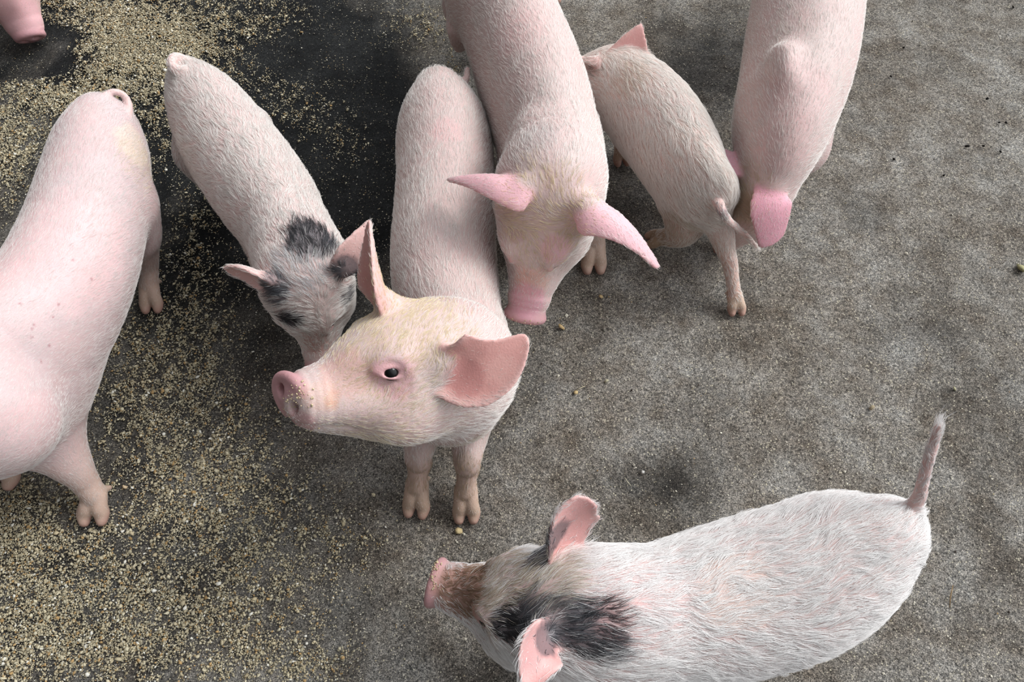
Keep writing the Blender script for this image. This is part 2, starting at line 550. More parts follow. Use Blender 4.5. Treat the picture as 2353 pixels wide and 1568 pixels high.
        for _ in range(3):
            w = .4 * w + .6 * (np.bincount(ea, w[eb], n) + np.bincount(ea, w[ec], n)) / deg
        self.innerw = w; self.inner = w > .5
        self.ea, self.eb, self.ec, self.deg = ea, eb, ec, deg


def finish(pig, name, label, category, skin, bristle, paints=(), hpaints=(), nhair=30000, hlen=.012, hrad=.00013, clump=.5,
           cell=.007, rise=.28, wave=.35, earcol=(.60, .31, .28), earout=(.68, .42, .39), hoof=(.36, .19, .16), group=None, relax=2, seed=1,
           hair_bald=(), spine_pink=0.0, rosy=(.60, .39, .375), lie=1.0):
    pig.surface(relax)
    GR[KEY[0]] = pig
    V, N, tag, par = pig.V, pig.vn, pig.vtag, pig.vpar
    n = len(V)
    col = np.tile(np.array(skin, float), (n, 1))
    def mixc(c, w):
        nonlocal col
        col = col * (1 - w[:, None]) + np.array(c) * w[:, None]
    # rosy and pale drifts of the skin
    w = np.clip(.5 + .5 * wob(V, .09, 1), 0, 1) * .45
    mixc(rosy, w * (tag != TG['toe']))
    isE = tag == TG['ear']
    mixc(earout, isE * (1 - pig.innerw) * .9)
    mixc(earcol, isE * pig.innerw)
    mixc((.50, .27, .28), (tag == TG['snout']) * .9)
    mixc((.66, .38, .37), (tag == TG['lid']) * .75)
    mixc((.68, .47, .44), (tag == TG['tail']) * .8)
    lg = (tag == TG['leg']) | (tag == TG['toe'])
    low = np.clip((.15 - V[:, 2]) / .12, 0, 1)
    mixc((.46, .31, .19), lg * low * .62)
    mixc(hoof, (tag == TG['toe']) * np.clip((.022 - V[:, 2]) / .012, 0, 1) * .8)
    for _ in range(5):
        col = .4 * col + .6 * np.stack([np.bincount(pig.ea, col[pig.eb][:, q], n) + np.bincount(pig.ea, col[pig.ec][:, q], n) for q in range(3)], 1) / pig.deg[:, None]
    px, py = proj(V); Z = depth(V)
    facing = (N * nrm(np.array([0, 0, CAMZ]) - V)).sum(1) > .1
    def spot(cx, cy):
        r = np.hypot(px - cx, py - cy); r = np.where(facing, r, 1e9)
        m = np.argsort(r)[:40]
        return V[m[np.argmin(Z[m])]]
    def weight(P, spec, nz=.35):
        cx, cy, rad, amt = spec[:4]
        c = spot(cx, cy)
        d = np.linalg.norm(P - c, axis=1) / rad
        d = d + nz * .5 * wob(P, .03, 2) * .6 + nz * .3 * wob(P, .011, 0) * .5
        return np.clip((1.12 - d) / .35, 0, 1) * amt
    for spec in paints:
        mixc(spec[4], weight(V, spec))
    if pig.slits:
        ds = np.min([np.linalg.norm(V - q, axis=1) for q in pig.slits], axis=0)
        mixc((.10, .05, .05), np.clip(1.7 - ds / .0028, 0, 1) * .9)
    org = np.array([V[:, 0].mean(), V[:, 1].mean(), 0.])
    me = mesh_from(name, V - org, quads=pig.Q, mat=SKIN)
    color_attr(me, 'pigment', np.clip(col, 0, 1))
    ob = bpy.data.objects.new(name, me); COL.objects.link(ob)
    ob.location = org
    ob['label'] = label; ob['category'] = category
    if group: ob['group'] = group
    # eyes
    for (c, r, out, sq) in pig.eyes:
        u, v = 24, 16
        th = np.linspace(0, math.pi, v + 1); ph = np.arange(u) / u * 2 * math.pi
        P = [(0, 0, 1)] + [(math.sin(a) * math.cos(b), math.sin(a) * math.sin(b), math.cos(a)) for a in th[1:-1] for b in ph] + [(0, 0, -1)]
        q = []; tr = []
        for i in range(u):
            j = (i + 1) % u
            tr.append((0, 1 + i, 1 + j)); b0 = 1 + (v - 2) * u
            tr.append((b0 + j, b0 + i, len(P) - 1))
            for k in range(v - 2):
                q.append((1 + k * u + i, 1 + (k + 1) * u + i, 1 + (k + 1) * u + j, 1 + k * u + j))
        em = mesh_from('eye', np.array(P), quads=q, tris=tr, mat=EYE)
        eo = bpy.data.objects.new('eye', em); COL.objects.link(eo)
        eo.parent = ob; eo.location = c - org; eo.scale = (r, r, r)
        eo.rotation_euler = Vector(out).to_track_quat('Z', 'Y').to_euler()
        eo['label'] = 'glossy black eye'
    if nhair == 0: return ob
    if QUICK: nhair = nhair // 6
    # ------------------------------------------------------------ coat
    R = np.random.default_rng(seed)
    qt = tag[pig.Q[:, 0]]
    dens = np.ones(len(TAGS)); dens[TG['snout']] = .06; dens[TG['toe']] = .35; dens[TG['ear']] = .75; dens[TG['lid']] = .35; dens[TG['head']] = 1.5; dens[TG['leg']] = .8; dens[TG['tail']] = 1.4
    wgt = pig.area * dens[qt] * (N[pig.Q[:, 0], 2] > -.75)
    qx = px[pig.Q[:, 0]]; qy = py[pig.Q[:, 0]]
    wgt = wgt * ((qx > -250) & (qx < FW + 250) & (qy > -250) & (qy < FH + 250))
    innerE = (qt == TG['ear']) & pig.inner[pig.Q[:, 0]]
    wgt = np.where(innerE, wgt * .22, wgt)
    f = R.choice(len(wgt), nhair, p=wgt / wgt.sum())
    q4 = pig.Q[f]; a, b = R.random(nhair)[:, None], R.random(nhair)[:, None]
    def lerp(A): return (A[q4[:, 0]] * (1 - a) + A[q4[:, 1]] * a) * (1 - b) + (A[q4[:, 3]] * (1 - a) + A[q4[:, 2]] * a) * b
    P = lerp(V); NN = nrm(lerp(N)); FL = lerp(pig.flow); tg = tag[q4[:, 0]]; pr = par[q4[:, 0]]; rootcol = lerp(col)
    FL = FL - NN * (FL * NN).sum(1)[:, None]; FL = nrm(FL)
    SD = np.cross(NN, FL)
    ang = wave * (.8 * wob(P, .05, 3) + .5 * wob(P, .017, 1)) + R.normal(0, .16, nhair)
    FL = FL * np.cos(ang)[:, None] + SD * np.sin(ang)[:, None]
    SD = np.cross(NN, FL)
    lf = np.ones(len(TAGS)); lf[TG['head']] = .75; lf[TG['snout']] = .25; lf[TG['leg']] = .5; lf[TG['toe']] = .28; lf[TG['tail']] = .5; lf[TG['ear']] = .4; lf[TG['lid']] = .4
    Ln = hlen * lf[tg] * R.uniform(.55, 1.25, nhair) * (1 + .25 * wob(P, .04, 2))
    rim = (tg == TG['ear']) & (pr // 10 >= 16)
    Ln = np.where(rim, Ln * 1.5, np.where(lerp(pig.innerw[:, None])[:, 0] > .5, Ln * np.where(tg == TG['ear'], .6, 1), Ln))
    if hasattr(pig, 'hf'):
        o_, X_, Y_, U_, L_ = pig.hf
        hx = ((P - o_) @ X_) / L_
        Ln *= np.where((tg == TG['head']) | (tg == TG['snout']) | (tg == TG['lid']), np.clip((1.02 - hx) / .5, .22, 1), 1)
        if pig.slits:
            Ln *= np.clip(np.min([np.linalg.norm(P - q, axis=1) for q in pig.slits], axis=0) / .012, .15, 1)
        for (c, r, out, sq) in pig.eyes:
            Ln *= np.clip((np.linalg.norm(P - c, axis=1) / r - 1.35) / 1.2, .12, 1)
    Ln *= np.where((tg == TG['toe']) & (P[:, 2] < .022), .12, 1)
    Ln *= np.where(tg == TG['tail'], .6 + 1.5 * np.clip(pr, 0, 1) ** 3, 1)
    for (cx, cy, rad, amt) in hair_bald:
        d = np.linalg.norm(P - spot(cx, cy), axis=1) / rad
        Ln *= 1 - amt * np.clip(1.3 - d, 0, 1)
    K = 5
    s = np.linspace(0, 1, K)
    rz = (rise + R.normal(0, .07, nhair))[:, None]
    bendy = R.normal(0, .22, nhair)[:, None]
    pts = np.zeros((nhair, K, 3))
    for k in range(K):
        t = s[k]
        pts[:, k] = P + Ln[:, None] * (FL * t * .97 + NN * (rz * t * (1.25 - .75 * t * lie)) + SD * bendy * t * t * .6) - np.array([0, 0, 1]) * (Ln[:, None] * .10 * t * t)
    if clump > 0:
        jit = P + .35 * cell * np.stack([wob(P, .012, 0), wob(P, .012, 1), wob(P, .012, 2)], 1)
        g = np.floor(jit / cell).astype(np.int64); key = g[:, 0] * 73856093 ^ g[:, 1] * 19349663 ^ g[:, 2] * 83492791
        u_, inv = np.unique(key, return_inverse=True); inv = inv.ravel()
        c_ = np.bincount(inv).astype(float)
        for k in range(1, K):
            mean = np.stack([np.bincount(inv, pts[:, k, x]) for x in range(3)], 1) / c_[:, None]
            am = clump * (.55 + .45 * hashn(inv.astype(float)))
            wk = (am * s[k] ** .9)[:, None]
            pts[:, k] = pts[:, k] * (1 - wk) + mean[inv] * wk
    hc = np.tile(np.array(bristle, float), (nhair, 1))
    for spec in hpaints:
        wgt_ = weight(P, spec)
        # scattered single bristles mix at the edge of a patch
        wgt_ = np.where(R.random(nhair) < wgt_, np.minimum(1, spec[3] + .15), 0)
        hc = hc * (1 - wgt_[:, None]) + np.array(spec[4]) * wgt_[:, None]
    hc = hc * R.uniform(.82, 1.1, nhair)[:, None]
    hc = hc * .9 + rootcol * .1
    cv = bpy.data.hair_curves.new('coat')
    cv.add_curves([K] * nhair)
    cv.attributes['position'].data.foreach_set('vector', (pts - org).astype(np.float32).ravel())
    rad = cv.attributes.get('radius') or cv.attributes.new('radius', 'FLOAT', 'POINT')
    prof = np.array([1, .95, .8, .55, .12]) * hrad
    rad.data.foreach_set('value', np.tile(prof, nhair).astype(np.float32) * np.repeat(R.uniform(.7, 1.3, nhair), K).astype(np.float32))
    ca = cv.attributes.new('bristle', 'FLOAT_COLOR', 'CURVE')
    cc = np.ones((nhair, 4), np.float32); cc[:, :3] = np.clip(hc, 0, 1)
    ca.data.foreach_set('color', cc.ravel())
    cv.materials.append(HAIR)
    ho = bpy.data.objects.new('coat', cv); COL.objects.link(ho)
    ho.parent = ob
    return ob


def nodes_px(lst):
    """(px, py, z, half width in photo pixels, vertical radius in m)"""
    out = []
    for (x, y, z, a, b) in lst:
        p = W(x, y, z)
        out.append((p, a * depth(p) / FPX, b))
    return out


def grid_for(nd, extra, h, lo_add=(0, 0, 0), hi_add=(0, 0, 0)):
    P = np.array([q[0] for q in nd] + [np.asarray(e) for e in extra])
    lo = P.min(0) - .13 + np.array(lo_add); hi = P.max(0) + .13 + np.array(hi_add)
    lo[2] = -.012
    return Pig(lo, hi, h)


WHITE = (.90, .885, .85); CREAM = (.80, .70, .45); PALE = (.56, .44, .415); PINKY = (.74, .50, .47)
BLACK = (.022, .024, .028); GREYB = (.10, .11, .125); RUST = (.42, .19, .10)
HQ = 1.0 if not QUICK else 1.6

#PIGS_BEGIN
# ------------------------------------------------------------------ C: the piglet that looks up, in the middle
def pig_looking_up():
    nd = nodes_px([(1012, 240, .235, 66, .075), (1020, 310, .232, 104, .098), (1024, 400, .225, 109, .105), (1022, 500, .22, 114, .108),
                   (1020, 600, .222, 119, .108), (1030, 700, .235, 118, .104), (1052, 790, .262, 108, .098), (1050, 850, .30, 105, .09)])
    occ = W(1006, 826, .37); tip = W(656, 876, .455)
    g = grid_for(nd, [occ, tip, W(1210, 780, .45), W(850, 510, .46), W(1070, 1210, 0), W(940, 1190, 0)], .0022 * HQ)
    g.chain(nd, k=.02, flow=-1)
    nk = nodes_px([(1055, 830, .26, 100, .09), (1040, 870, .31, 118, .09)]) + [(occ - np.array([0, 0, .01]), .078, .085)]
    g.chain(nk, k=.04, flow=-1)
    # chest
    g.chain(nodes_px([(1050, 850, .22, 90, .09), (1045, 930, .225, 70, .08)]), k=.04, flow=-1)
    up = nrm([0.10, .62, .78])
    p = g.head(occ, tip, up=up, wide=1.15, deep=1.12, squint=0, disc=(-.60, -.62, .48), disc_up=(.30, .25, .9))
    # ears
    g.ear(W(1012, 838, .43), W(1118, 900, .43), W(1208, 772, .46), .046, nrm([-.25, -.62, .74]), cup=.50, tipw=.13, maxu=.42, lob=0.12)
    g.ear(W(893, 700, .43), W(858, 640, .47), W(848, 508, .50), .040, nrm([-.86, -.38, .25]), cup=.62, tipw=.12, maxu=.35)
    hd = nrm([-.12, -1, 0])
    g.leg(W(985, 900, .17), W(955, 1190, 0), (-.12, -1), s=1.04, thick=1.05)
    g.leg(W(1088, 905, .17), W(1072, 1203, 0), (0, -1), s=1.04, thick=1.05)
    r0 = nd[1][0]
    for s in (1, -1):
        g.leg(np.array([r0[0] + s * .032, r0[1] - .03, .2]), (r0[0] + s * .05, r0[1] - .05), (0, -1), hind=True, s=1.0, thick=.9)
    t0 = W(1050, 190, .29)
    g.chain([(W(1045, 205, .28), .010, .010), (W(1062, 192, .275), .008, .008), (W(1072, 178, .265), .006, .006), (W(1074, 160, .26), .005, .005)], k=.008, tag='tail')
    dirt = (.30, .24, .18)
    return finish(g, 'piglet', 'cream-faced piglet in the middle lifting its head and pink snout towards the viewer', 'pig', PALE, WHITE,
                  paints=[(1030, 290, .028, .45, (.66, .38, .38)), (745, 905, .020, .25, (.60, .32, .22)), (772, 912, .010, .35, (.58, .30, .18)), (775, 935, .008, .3, (.58, .30, .18)),
                          (800, 850, .03, .35, (.62, .30, .24)), (905, 862, .028, .6, (.66, .36, .38)), (1060, 1065, .018, .5, dirt), (690, 985, .02, .4, (.45, .16, .18)),
                          (640, 880, .022, .3, (.40, .18, .2)), (1060, 870, .024, .55, (.42, .17, .16)), (1150, 850, .02, .3, (.66, .40, .36)), (1110, 815, .008, .4, (.50, .24, .22)), (1130, 880, .007, .35, (.50, .24, .22))],
                  hpaints=[(880, 740, .085, .75, CREAM), (960, 720, .07, .7, CREAM), (860, 930, .07, .55, CREAM), (950, 1000, .08, .3, CREAM),
                           (1060, 1065, .02, .7, dirt), (960, 1110, .05, .8, (.50, .38, .23)), (1070, 1110, .055, .8, (.50, .38, .23)), (1085, 1020, .03, .5, (.55, .45, .30))],
                  nhair=62000, hlen=.0145, hrad=.00014, clump=.62, cell=.006, seed=3, wave=.3,
                  hair_bald=[(770, 920, .03, .6), (1030, 300, .04, .35)])


# ------------------------------------------------------------------ D: the larger pig coming from the top
def pig_large():
    nd = nodes_px([(1110, -190, .30, 70, .08), (1122, -120, .29, 104, .105), (1142, -30, .28, 112, .12), (1180, 80, .27, 112, .125), (1219, 190, .265, 119, .13),
                   (1250, 290, .265, 117, .13), (1270, 370, .28, 106, .12), (1280, 430, .31, 95, .10)])
    occ = W(1262, 432, .36); tip = W(1196, 745, .225)
    g = grid_for(nd, [occ, tip, W(1515, 615, .3), W(1030, 410, .38), W(1365, 625, 0), W(1270, 0, 0), W(1135, 100, 0)], .0027 * HQ)
    g.chain(nd, k=.02, flow=-1)
    g.chain(nodes_px([(1275, 400, .27, 98, .11)]) + [(occ, .08, .085)], k=.04, flow=-1)
    # shoulder blade
    g.chain(nodes_px([(1225, 300, .37, 26, .02), (1222, 350, .34, 30, .022)]), k=.035, flow=-1)
    X = nrm(tip - occ)
    g.head(occ, tip, up=nrm([.05, .25, 1]), wide=.93, deep=.84, squint=.8, tilt=-.1, sn=.92)
    g.ear(W(1215, 432, .41), W(1130, 392, .44), W(1030, 412, .37), .042, nrm([-.10, -.38, -.92]), cup=.75, tipw=.12, maxu=.12, basew=.9)
    g.ear(W(1345, 475, .40), W(1432, 470, .43), W(1513, 612, .33), .046, nrm([-.22, -.32, -.93]), cup=.8, tipw=.26, maxu=.12, basew=.9)
    g.leg(W(1320, 400, .22), W(1364, 632, 0), (.02, -1), s=1.15)
    g.leg(W(1215, 400, .22), W(1240, 640, 0), (0, -1), s=1.15)
    # haunches and the hind feet
    g.chain(nodes_px([(1062, -60, .28, 30, .06), (1062, 20, .23, 30, .07), (1068, 80, .17, 22, .05)]), k=.03, tag='leg', flow=1)
    g.leg(W(1080, 10, .2), W(1135, 140, 0), (.2, -1), hind=True, s=1.1)
    g.leg(W(1190, -60, .2), W(1270, 12, 0), (.1, -1), hind=True, s=1.1)
    return finish(g, 'pig', 'large white pig entering from the top edge with drooping pink ears and lowered snout', 'pig', PALE, WHITE,
                  paints=[(1240, 720, .035, .4, (.60, .32, .34)), (1215, 660, .03, .5, (.68, .36, .27)), (1285, 585, .025, .6, (.68, .38, .42)),
                          (1205, 700, .03, .7, (.64, .32, .38)), (1235, 300, .03, .3, (.35, .3, .3)), (1180, 60, .05, .4, (.66, .40, .39)), (1182, 552, .012, .4, (.40, .22, .22))],  # grey by the shoulder blades paints in the shade of the hollow
                  hpaints=[(1250, 500, .075, .8, CREAM), (1240, 580, .05, .6, CREAM), (1350, 590, .05, .4, (.5, .4, .27))],
                  nhair=60000, hlen=.0135, hrad=.00015, clump=.65, cell=.0065, seed=4, earout=(.74, .42, .46), wave=.3)


# ------------------------------------------------------------------ B: spotted piglet with lowered head
def pig_spotted_left():
    nd = nodes_px([(448, 212, .235, 52, .07), (480, 258, .235, 84, .09), (522, 325, .225, 101, .098), (573, 398, .22, 108, .10), (622, 468, .22, 106, .10),
                   (660, 530, .225, 92, .095), (685, 585, .24, 80, .085)])
    occ = W(700, 632, .265); tip = W(738, 858, .15)
    g = grid_for(nd, [occ, tip, W(525, 625, .33), W(850, 500, .33), W(400, 130, .3)], .0031 * HQ)
    g.chain(nd, k=.02, flow=-1)
    g.chain(nodes_px([(680, 570, .235, 82, .085)]) + [(occ, .068, .075)], k=.04, flow=-1)
    g.head(occ, tip, up=nrm([-.05, .35, 1]), wide=1.05, deep=.95, squint=.1)
    g.ear(W(626, 648, .315), W(570, 612, .335), W(522, 622, .32), .027, nrm([-.2, -.75, -.05]), cup=.6, tipw=.3)
    g.ear(W(782, 612, .315), W(815, 590, .34), W(850, 508, .36), .023, nrm([-.1, -.95, .25]), cup=.5, tipw=.14)
    r0 = nd[1][0]; f0 = nd[5][0]; hd = nrm(nd[4][0] - nd[2][0]); hd[2] = 0; lt = np.array([-hd[1], hd[0], 0])
    for s in (1, -1):
        g.leg(np.array([r0[0], r0[1], .18]) + lt * s * .045 + hd * .02, r0 + lt * s * .05 + hd * .03, hd, hind=True, s=.95)
        g.leg(np.array([f0[0], f0[1], .17]) + lt * s * .035, f0 + lt * s * .045 + hd * .03, hd, s=.95)
    g.chain([(W(446, 185, .28), .011, .011), (W(436, 158, .295), .010, .010), (W(420, 138, .31), .009, .009), (W(402, 132, .32), .008, .008), (W(394, 145, .325), .0075, .0075), (W(404, 160, .325), .007, .007), (W(420, 160, .322), .006, .006)], k=.008, tag='tail')
    dk = [(722, 538, .040, .97, BLACK), (640, 660, .022, .8, GREYB), (632, 690, .022, .8, GREYB), (795, 625, .022, .85, GREYB), (665, 738, .020, .9, BLACK), (770, 560, .018, .6, GREYB), (800, 680, .018, .7, GREYB)]
    return finish(g, 'piglet', 'white piglet with black patches on neck and brow, nose lowered behind the raised snout', 'pig', PALE, WHITE,
                  paints=[(x, y, r, a * .9, (.07, .07, .08)) for x, y, r, a, c in dk] + [(735, 800, .03, .5, (.45, .22, .18))],
                  hpaints=[(705, 620, .045, .6, (.55, .60, .64))] + dk,
                  nhair=64000, hlen=.019, hrad=.00017, clump=.8, cell=.009, seed=5, wave=.5, rise=.28, earcol=(.66, .42, .39))


# ------------------------------------------------------------------ A: pink pig at the left edge
def pig_pink_left():
    nd = nodes_px([(246, 300, .275, 70, .07), (233, 360, .272, 98, .084), (214, 450, .265, 112, .088), (190, 550, .26, 125, .092), (151, 650, .255, 135, .098),
                   (99, 740, .25, 142, .108), (42, 825, .25, 138, .125), (-20, 885, .27, 118, .115), (-85, 930, .28, 100, .10)])
    occ = W(-110, 950, .28); tip = W(-340, 1060, .16)
    g = grid_for(nd, [occ, tip, W(225, 1210, 0), W(360, 720, 0), W(265, 215, .3)], .0033 * HQ)
    g.chain(nd, k=.02, flow=-1)
    g.head(occ, tip, up=(0, .2, 1), mouth=False, eyes=(1,))
    hd = nrm([-.45, -1, 0])
    # near fore leg, stretched forwards
    fet = W(216, 1140, .036)
    g.chain([(W(55, 900, .19), .062, .07), (W(92, 978, .145), .048, .054), (W(140, 1040, .11), .034, .038), (W(178, 1085, .078), .0235, .025), (W(198, 1112, .055), .020, .021), (fet, .0185, .0175)], k=.07, tag='leg', up=(0, -1, 0))
    g.foot(fet, W(219, 1208, 0), (.05, -1), s=1.1, spread=.0125)
    g.leg(W(10, 930, .17), W(8, 1120, 0), (-.3, -1), s=1.25)
    fet = W(342, 655, .036)
    g.chain([(W(290, 480, .22), .05, .06), (W(325, 540, .16), .032, .04), (W(338, 570, .12), .020, .026), (W(344, 610, .07), .0155, .017), (fet, .0165, .0165)], k=.025, tag='leg', up=(0, -1, 0))
    g.foot(fet, W(352, 722, 0), (.08, -1), s=1.0)
    r0 = nd[1][0]
    g.leg(np.array([r0[0] - .06, r0[1] - .03, .2]), (r0[0] - .08, r0[1] - .02), hd, hind=True, s=1.15)
    # curled tail
    tl = [(290, 275, .30), (296, 246, .305), (286, 221, .315), (264, 211, .325), (243, 218, .33), (234, 236, .33), (240, 252, .325)]
    g.chain([(W(*q), r, r) for q, r in zip(tl, (.009, .0068, .0060, .0056, .0053, .005, .0045))], k=.002, tag='tail')
    return finish(g, 'pig', 'pink pig cut off by the left edge with a curled tail and outstretched front leg', 'pig', (.56, .435, .435), (.80, .775, .75),
                  paints=[(150, 560, .10, .5, (.76, .50, .50)), (110, 980, .05, .4, (.72, .46, .46)), (320, 330, .04, .4, (.68, .58, .42))] +
                  [(x, y, .0022, .8, (.35, .12, .14)) for x, y in ((135, 728), (92, 742), (90, 757), (91, 775), (128, 795), (110, 830), (222, 640), (60, 690), (150, 700), (180, 590))],
                  hpaints=[(330, 380, .05, .5, CREAM)],
                  nhair=80000, hlen=.0115, hrad=.00011, clump=.4, cell=.005, seed=6, wave=.2, rise=.16, hair_bald=[(120, 850, .16, .45)])


# ------------------------------------------------------------------ E: small piglet walking away
def pig_small():
    nd = nodes_px([(1637, 452, .205, 50, .07), (1603, 425, .205, 66, .085), (1566, 370, .20, 86, .092), (1520, 300, .20, 92, .094), (1470, 240, .20, 88, .09),
                   (1432, 205, .20, 72, .078), (1400, 185, .20, 56, .062)])
    occ = W(1392, 186, .20); tip = W(1260, 215, .09)
    g = grid_for(nd, [occ, tip, W(1475, 60, .3), W(1475, 550, 0), W(1692, 735, 0), W(1740, 570, .1)], .003 * HQ)
    g.chain(nd, k=.02, flow=-1)
    g.head(occ, tip, up=(0.2, -.1, 1), mouth=False)
    g.ear(W(1440, 138, .25), W(1452, 108, .28), W(1473, 56, .31), .040, nrm([-.15, -.95, .15]), cup=.25, tipw=.06, maxu=.12, basew=.95)
    g.ear(W(1385, 150, .25), W(1355, 128, .26), W(1326, 140, .23), .026, nrm([-.4, -.5, -.6]), cup=.6)
    hd = nrm(nd[4][0] - nd[1][0]); hd[2] = 0
    # far hind leg under the body, foot pointing left
    fet = W(1528, 545, .032)
    g.chain([(W(1590, 425, .17), .055, .06), (W(1580, 475, .13), .047, .050), (W(1574, 515, .09), .037, .037), (W(1560, 540, .055), .026, .024), (fet, .018, .017)], k=.025, tag='leg', up=(0, -1, 0))
    g.foot(fet, W(1484, 558, 0), (-1, .05), s=.95)
    # the hind leg stretched back towards the viewer
    fet = W(1688, 680, .030)
    g.chain([(W(1632, 450, .18), .031, .042), (W(1653, 520, .135), .025, .031), (W(1668, 575, .10), .0165, .020), (W(1676, 600, .085), .0145, .0165), (W(1683, 645, .055), .0120, .0125), (fet, .0135, .0135)], k=.018, tag='leg', up=(0, -1, 0))
    g.foot(fet, W(1692, 728, 0), (.05, -1), s=.82, dew=True)
    f0 = nd[5][0]; lt = np.array([-hd[1], hd[0], 0])
    g.leg(W(1410, 240, .15), W(1430, 385, 0), (.1, -1), s=.9)
    g.leg(np.array([f0[0], f0[1], .15]) - lt * .03, f0 - lt * .04 + hd * .02, hd, s=.9)
    tl = [(1640, 440, .225), (1657, 482, .235), (1672, 505, .215), (1695, 525, .19), (1718, 545, .165), (1738, 568, .14)]
    g.chain([(W(*q), r, r) for q, r in zip(tl, (.010, .0085, .007, .0058, .005, .004))], k=.006, tag='tail')
    return finish(g, 'piglet', 'small white piglet walking away with a thin hanging tail and one pricked pink ear', 'pig', (.62, .49, .44), (.95, .93, .89),
                  paints=[(1665, 500, .014, .55, (.12, .10, .12)), (1450, 180, .04, .3, (.58, .42, .32)), (1560, 330, .05, .3, (.60, .42, .36)), (1670, 640, .05, .5, (.60, .36, .31)),
                          (1500, 545, .03, .7, (.30, .22, .14)), (1345, 145, .02, .5, (.14, .10, .08))],
                  hpaints=[(1430, 165, .035, .4, (.66, .56, .42)), (1540, 520, .045, .6, (.5, .41, .28)), (1655, 470, .015, .6, (.12, .12, .13)), (1345, 145, .025, .6, (.22, .16, .12))],
                  nhair=58000, hlen=.021, hrad=.00018, clump=.85, cell=.009, seed=7, wave=.4, rise=.2, earcol=(.70, .38, .36))


# ------------------------------------------------------------------ F: pig at the upper right, head down
def pig_upper_right():
    nd = nodes_px([(1875, -190, .30, 70, .08), (1868, -120, .29, 100, .105), (1858, -30, .28, 118, .12), (1845, 70, .27, 124, .125), (1828, 170, .262, 122, .125),
                   (1802, 265, .252, 112, .12), (1786, 340, .235, 91, .11), (1769, 400, .21, 70, .09), (1754, 440, .185, 57, .078)])
    occ = W(1742, 450, .17); tip = W(1665, 545, .035)
    g = grid_for(nd, [occ, tip, W(1775, 560, .1), W(1630, 600, 0), W(1600, 330, .2), W(1800, 90, 0), W(1930, 90, 0)], .0032 * HQ)
    g.chain(nd, k=.02, flow=-1)
    # shoulder blade
    g.chain(nodes_px([(1800, 130, .365, 24, .025), (1795, 170, .35, 22, .03), (1785, 215, .315, 18, .03)]), k=.035, flow=-1)
    g.head(occ, tip, up=nrm([.25, .5, .9]), mouth=False, wide=.92, deep=.92)
    g.ear(W(1768, 425, .245), W(1782, 470, .262), W(1774, 562, .165), .036, nrm([-.1, .55, -.85]), cup=.3, tipw=.62, maxu=.5, basew=.5)
    g.ear(W(1700, 400, .22), W(1675, 370, .24), W(1662, 345, .20), .024, nrm([.3, -.6, -.6]), cup=.5)
    g.leg(W(1772, 330, .17), W(1655, 585, 0), (-.2, -1), s=.85, thick=.8)
    g.leg(W(1850, 330, .2), W(1800, 440, 0), (-.1, -1), s=1.0)
    for x in (1800, 1930):
        g.leg(W(x, -60, .2), W(x - 5, 110, 0), (0, -1), hind=True, s=1.1)
    return finish(g, 'pig', 'white pig at the upper right, head down with one bright pink ear flopped over', 'pig', PALE, WHITE,
                  paints=[(1850, 200, .06, .4, (.64, .42, .41)), (1790, 330, .05, .4, (.64, .40, .39)), (1700, 480, .04, .6, (.52, .38, .24))],
                  hpaints=[(1710, 440, .05, .75, (.68, .56, .38)), (1700, 500, .05, .6, (.5, .4, .26)), (1800, 60, .05, .4, (.66, .62, .52))],
                  nhair=52000, hlen=.0125, hrad=.00014, clump=.6, cell=.006, seed=8, earout=(.76, .36, .44), wave=.3, rise=.2)


